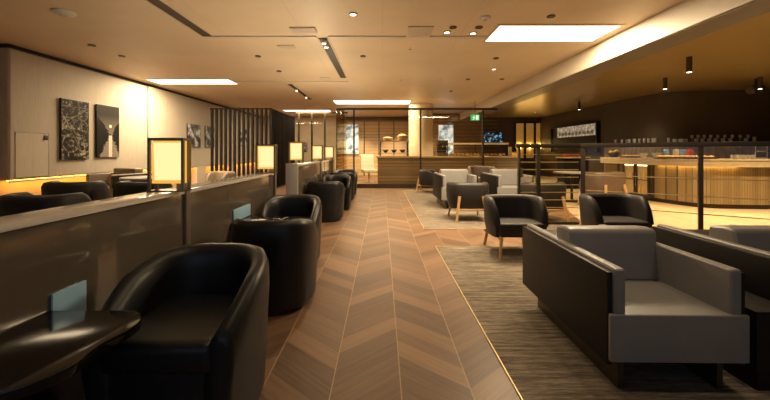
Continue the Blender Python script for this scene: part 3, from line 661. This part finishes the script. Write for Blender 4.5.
# ------------------------------------------------------------------ low partitions and table lamps
def partition(y0, y1, zt, label, posts, x0=-1.5, x1=-1.35):
    t = thing('low_partition', label, 'partition', (0, 0, 0))
    MB().box(x0, x1, y0, y1, .0, zt - .03).build('panel', M['taupe'], t, bevel=.004); MB().box(x0 - .01, x1 + .01, y0, y1, zt - .03, zt).build('cap_rail', M['cap'], t, bevel=.004)
    for y, z in posts: MB().box(x1 - .05, x1 + .02, y - .025, y + .025, 0, z).build('post', M['lamp_bronze'], t, bevel=.004)
    return t
partition(.2, 4.1, .945, 'long glossy taupe low partition nearest the camera', [(2.27, 1.29), (4.14, 1.27)])
t = partition(5.25, 9.4, 1.0, 'far glossy taupe low partition with pale grey end panel', [(7.25, 1.27), (9.0, 1.27)])
MB().box(-1.52, -1.33, 5.2, 5.25, 0, 1.02).build('end_panel', M['fin'], t, bevel=.004)
def make_lamp(label):
    t = thing('table_lamp', label, 'lamp', (0, 0, 0), group='square lantern lamps along the partition')
    w, d, z0, z1 = .108, .036, .05, .345
    f = MB()
    for sx in (-1, 1):
        for sy in (-1, 1): f.box(sx * w - .008, sx * w + .008, sy * d - .008, sy * d + .008, 0, z1)
    f.box(-w, w, -d - .008, -d + .008, z1 - .016, z1).box(-w, w, d - .008, d + .008, z1 - .016, z1).box(-w - .008, -w + .008, -d, d, z1 - .016, z1).box(w - .008, w + .008, -d, d, z1 - .016, z1)
    f.build('frame', M['lamp_bronze'], t)
    sh = MB().box(-w + .010, w - .010, -d + .010, d - .010, z0, z1 - .018).build('lamp_shade', M['shade'], t, bevel=.003)
    for sy in (-1, 1):
        MB().loft([[(-w + .030, sy * (d - .010), z0 + .022), (w - .016, sy * (d - .010), z0 + .022), (w - .014, sy * (d - .010), z1 - .03), (-w + .022, sy * (d - .010), z1 - .03)], [(-w + .030, sy * (d - .006), z0 + .022), (w - .016, sy * (d - .006), z0 + .022), (w - .014, sy * (d - .006), z1 - .03), (-w + .022, sy * (d - .006), z1 - .03)]]).build('bright_middle_panel', M['shade_middle'], sh)  # added raised pane paints the brighter middle of the glowing shade
    MB().box(-w - .012, w + .012, -d - .012, d + .012, -.001, .006).build('base', M['bronze'], t)
    return t
LAMPY = [2.16, 3.97, 5.36, 7.1, 8.7]
LL = ['glowing square lantern lamp nearest the camera on the low partition', 'glowing square lantern lamp at the far end of near partition', 'glowing square lantern lamp above the pale grey end panel', 'glowing square lantern lamp, second of the far partition', 'glowing square lantern lamp farthest away by glass screen']
lamp0 = make_lamp(LL[0])
for i, y in enumerate(LAMPY):
    zt = .945 if y < 4.2 else (1.02 if y < 5.4 else 1.0)
    o = lamp0 if i == 0 else dup(lamp0, (0, 0, 0), 0, LL[i])
    o.location = (-1.39, y, zt + .001)
    spot(-1.39, y, (16, 30, 48, 55, 55)[i], z=zt + .36, ang=165, tgt=(-1.39, y, 3), color=(1, .80, .52), blend=.5, r=.06)  # upward spot added over each lantern to brighten the ceiling

# ------------------------------------------------------------------ black leather tub chairs
def sgnpow(v, e): return math.copysign(abs(v) ** e, v)
def make_tub(label):
    t = thing('tub_chair', label, 'chair', (0, 0, 0), group='black leather tub chairs along the partition')
    HW, DF, DB, CY = .325, -.27, .31, -.02
    def plan(u, k):                      # u 0..1 along the U, k 0 outer .. 1 inner
        hw = HW - .10 * k; db = DB - .10 * k - CY
        if u < .22: q = 1 - u / .22; return hw - .035 * q * q, DF + (CY - DF) * u / .22
        if u > .78: q = 1 - (1 - u) / .22; return -hw + .035 * q * q, DF + (CY - DF) * (1 - u) / .22
        a = (u - .22) / .56 * PI
        return hw * sgnpow(math.cos(a), .78), CY + db * sgnpow(math.sin(a), .78)
    def top(u):
        q = min(u, 1 - u) / .36; q = min(1, q); return .485 + .215 * (1 - (1 - q) ** 1.45)
    rings = []
    N = 44
    prof = [(0, .04, .95), (0, .2, .975), (0, .42, 1.0), (0, None, 1.0)]
    us = [0.0] + [.004 + .992 * i / N for i in range(N + 1)] + [1.0]
    for i, u in enumerate(us):
        h = top(u); r = .045
        inset = .25 if i in (0, len(us) - 1) else 0
        pts = []
        def P(k, z, sc=1.0):
            x, y = plan(u, k); x *= sc
            y = y * (sc if y > 0 else 1 - (1 - sc) * .4)
            pts.append((x, y + (.0), z))
        e = inset * .12
        P(0 + inset * .3, .05, .93); P(0 + inset * .3, .25, .96); P(0 + inset * .3, h - .16, 1.0); P(.03 + inset * .3, h - .055 - e, 1.0)
        P(.18 + e, h - .012 - e, 1.0); P(.42, h - e, 1.0); P(.70 - e, h - .010 - e, 1.0); P(.93 - inset * .3, h - .05 - e, 1.0)
        P(1.0 - inset * .3, h - .12, 1.0); P(1.0 - inset * .3, .38, .98); P(1.0 - inset * .3, .05, .95)
        rings.append(pts)
    MB().loft(rings).build('shell', M['leather'], t, ang=60)
    MB().box(-.215, .215, -.262, .18, .05, .40).build('front_apron', M['leather'], t, bevel=.02, seg=3)
    c = MB().box(-.222, .222, -.285, .20, .33, .46)
    c.build('seat_cushion', M['leather'], t, bevel=.045, seg=4, ang=60)
    MB().lathe([(.27, 0), (.27, .05)], n=32).build('base', M['dark_metal'], t)
    return t
TUBS = [(-.88, 1.55, R(0), 'black leather tub chair nearest the camera, beside the black side table'), (-.86, 2.68, PI, 'black leather tub chair showing its back, second from camera'),
        (-.99, 3.62, R(4), 'black leather tub chair facing camera, third from camera'), (-1.0, 5.88, PI, 'black leather tub chair showing its back beyond walkway gap'),
        (-.97, 7.05, R(3), 'black leather tub chair facing camera under the fourth lamp'), (-1.0, 8.25, PI, 'black leather tub chair mostly hidden behind chairs of far partition'),
        (-1.02, 9.35, R(3), 'black leather tub chair farthest away near the glass screen')]
tub0 = make_tub(TUBS[0][3])
for i, (x, y, rz, l) in enumerate(TUBS):
    o = tub0 if i == 0 else dup(tub0, (0, 0, 0), 0, l)
    o.location = (x, y, 0); o.rotation_euler = (0, 0, rz)

# side tables fixed to the partition, each with a steel socket flap
def make_table(label):
    t = thing('side_table', label, 'table', (-1.348, 0, 0), group='black side tables on the partition')
    pts = []
    ctrl = [(.0, -.63), (.27, -.60), (.37, -.53), (.43, -.44), (.40, -.34), (.45, -.20), (.38, -.10), (.30, -.093), (.0, -.093)]
    body = smooth_path(ctrl[1:-1], 3)
    MB().prism([ctrl[0]] + body + [ctrl[-1]], .525, .56).build('tabletop', M['black_table'], t, bevel=.008)
    MB().box(.02, .06, -.45, -.15, .0, .525).build('support', M['panel'], t); return t
tb0 = make_table('glossy black kidney shaped side table nearest the camera'); tb0.location.y = 1.43
MB_T = dup(tb0, (-1.348, 3.40, 0), 0, 'glossy black side table between the second and third tub chairs', (1, .74, 1))
MB_U = dup(tb0, (-1.348, 6.82, 0), 0, 'glossy black side table between chairs at far partition')
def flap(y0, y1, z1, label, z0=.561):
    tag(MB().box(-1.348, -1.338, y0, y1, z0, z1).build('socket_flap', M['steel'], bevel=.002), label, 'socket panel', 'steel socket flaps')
flap(1.342, 1.495, .62, 'steel socket flap coloured as a blue reflection, above the nearest black table', .46); flap(2.98, 3.36, .675, 'steel socket flap above the table beside third tub chair')

# ------------------------------------------------------------------ grey armchairs
def make_arm(label, leather='grey_leather', group='grey leather armchairs with dark side panels'):
    t = thing('armchair', label, 'armchair', (0, 0, 0), group=group)
    w = .3375; L = M[leather]
    for s in (-1, 1):
        MB().box(s * w, s * (w - .025), -.51, .51, .145, .605).build('side_panel', M['panel'], t, bevel=.005)
        MB().box(s * (w - .027), s * (w - .085), -.525, .50, .30, .625).build('armrest', L, t, bevel=.018, seg=3)
        MB().box(s * (w - .075), s * (w - .105), -.476, .405, 0, .17).build('skid', M['bronze'], t)
    MB().box(-w + .001, w - .001, -.535, -.512, .17, .405).box(-w + .028, w - .028, -.53, .3, .17, .405).build('seat', L, t, bevel=.014, seg=3)
    b_ = MB(); b_.prism_x([(-.10, .40), (.14, .40), (.12, .70), (.02, .715), (-.055, .71)], -.258, .266)
    b_.build('back_cushion', L, t, bevel=.03, seg=3, taper=lambda c: Vector((c.x * (1 + .05 * max(0, min(1, (c.z - .5) / .15))), c.y, c.z)))
    MB().box(-w + .026, w - .026, .16, .49, .17, .585).build('back_panel', M['panel'], t, bevel=.008); return t
arm0 = make_arm('large grey leather armchair with dark side panels, nearest on right'); arm0.location = (1.46, 2.14, 0); arm0.rotation_euler = (0, 0, R(-.8))
dup(arm0, (2.50, 2.14, 0), R(-.8), 'grey leather armchair cut off by the right picture edge')
dup(arm0, (1.62, 7.46, 0), 0, 'pale grey armchair far away, left of the far pair', 1.14); dup(arm0, (2.78, 7.46, 0), 0, 'pale grey armchair far away, right of the far pair', 1.14)
t = thing('power_plinth', 'low black plinth with wall socket between the two near armchairs', 'plinth', (1.985, 2.1, 0))
MB().box(-.11, .11, -.45, .4, 0, .40).build('body', M['panel'], t, bevel=.006)
s_ = MB().box(-.035, .035, -.458, -.45, .22, .29).build('socket_plate', M['bronze'], t); MB().tube((-.012, -.459, .255), (-.012, -.462, .255), .005).tube((.012, -.459, .255), (.012, -.462, .255), .005).build('socket_holes', M['frame'], s_)

# ------------------------------------------------------------------ tub chairs on oak legs
def make_oak(label, leather='matte_hide', group='dark tub chairs on pale oak legs'):
    t = thing('oak_leg_chair', label, 'chair', (0, 0, 0), group=group); L = M[leather]
    def plan(u, k):
        hw, db, df = .36 - .085 * k, .33 - .12 * k, -.17
        if u < .2: a = u / .2; return hw - .03 * (1 - a) ** 2, df + (.02 - df) * a
        if u > .8: a = (1 - u) / .2; return -hw + .03 * (1 - a) ** 2, df + (.02 - df) * a
        a = (u - .2) / .6 * PI
        return hw * sgnpow(math.cos(a), .58), .02 + db * sgnpow(math.sin(a), .58)
    rings = []; N = 40
    for i in range(N + 1):
        u = i / N; q = min(u, 1 - u) / .5; e = 1 if i in (0, N) else 0
        w_ = min(1, q / .44); h = .44 + .23 * (1 - (1 - w_) ** 2.2) - .03 * e
        lo = .225 + .03 * e
        pts = []
        for k, z, sc in [(.0, lo, .90), (0, lo + .12, .96), (.0, h - .05, 1.0), (.2, h - .01, 1.0), (.6, h, 1.0), (.9, h - .015, 1.0), (1, h - .06, 1.0), (1, lo + .12, .96), (1, lo, .90)]:
            x, y = plan(u, k); pts.append((x * sc, y * sc if y > 0 else y * (1 - (1 - sc) * .5), z))
        rings.append(pts)
    MB().loft(rings).build('shell', L, t, ang=60)
    MB().box(-.27, .27, -.215, .22, .235, .395).build('seat', L, t, bevel=.04, seg=4, ang=60)
    for sx in (-1, 1):
        MB().tube((sx * .28, -.24, 0), (sx * .24, -.17, .28), .015, .022).build('leg', M['oak'], t)
        MB().tube((sx * .27, .40, 0), (sx * .20, .325, .44), .020, .026).build('leg', M['oak'], t)
        MB().box(sx * .24 - .012, sx * .24 + .012, -.20, .345, .198, .226).build('rail', M['oak'], t)
    MB().box(-.29, .29, .325, .35, .19, .22).build('stretcher', M['oak'], t); return t
oak0 = make_oak('dark tub chair on pale oak legs facing camera beside the cross aisle'); oak0.location = (1.58, 3.9, 0); oak0.rotation_euler = (0, 0, R(0)); oak0.scale = (.94, .94, 1.0)
OAK = [(2.84, 4.0, R(-3), 'dark tub chair behind the nearest grey armchair', (.97, .95, 1.0)), (1.53, 5.98, PI, 'dark tub chair showing its back and pale oak legs on far carpet', 1.0),
       (2.86, 5.95, PI + R(5), 'dark tub chair showing its back behind the short glass fence', 1.0), (1.48, 9.9, R(70), 'dark tub chair far left behind the far armchairs', 1.0),
       (-4.22, 4.62, PI + R(3), 'dark dining tub chair with its back before the amber wall, left lounge', (.92, .95, 1.2)), (-3.27, 4.62, PI - R(4), 'dark dining tub chair just left of nearest lamp in left lounge', (.9, .95, 1.2)),
       (-3.27, 3.3, PI - R(3), 'dark dining tub chair at the left picture edge beyond partition', (.92, .95, 1.2))]
for x, y, rz, l, *sc in OAK: dup(oak0, (x, y, 0), rz, l, sc[0] if sc else None)
br = make_oak('brown tub chair beyond the corner fence post by the bar', 'brown_leather', 'brown tub chairs'); br.scale = (1.15,) * 3; br.location = (4.85, 7.35, 0); br.rotation_euler = (0, 0, PI + R(12))
dup(br, (2.97, 9.8, 0), R(-10), 'brown tub chair seen between the far grey armchairs')
arm1 = make_arm('beige leather armchair against the amber lit left wall', 'taupe_leather', 'beige armchairs in the left lounge'); arm1.location = (-5.5, 7.1, 0); arm1.rotation_euler = (0, 0, R(-20)); arm1.scale = (1.25, 1, 1.2)
o = make_oak('taupe tub chair in front of the slat screen, left lounge', 'taupe_leather', 'taupe tub chairs'); o.location = (-4.4, 8.9, 0); o.rotation_euler = (0, 0, R(-25))
def cafe_table(x, y, label, r=.3, h=.70):
    t = thing('cafe_table', label, 'table', (x, y, 0)); MB().lathe([(r, h - .03), (r, h), (0, h)], n=36).build('tabletop', M['fin'], t); MB().tube((0, 0, .02), (0, 0, h - .03), .03).build('pedestal', M['dark_metal'], t); MB().lathe([(.22, 0), (.22, .015), (.05, .03)]).build('base', M['dark_metal'], t)
cafe_table(-4.15, 5.85, 'pale round cafe table beside the beige armchair', .4, .76); cafe_table(4.6, 8.0, 'pale round cafe table beyond the short glass fence', .4, .72)
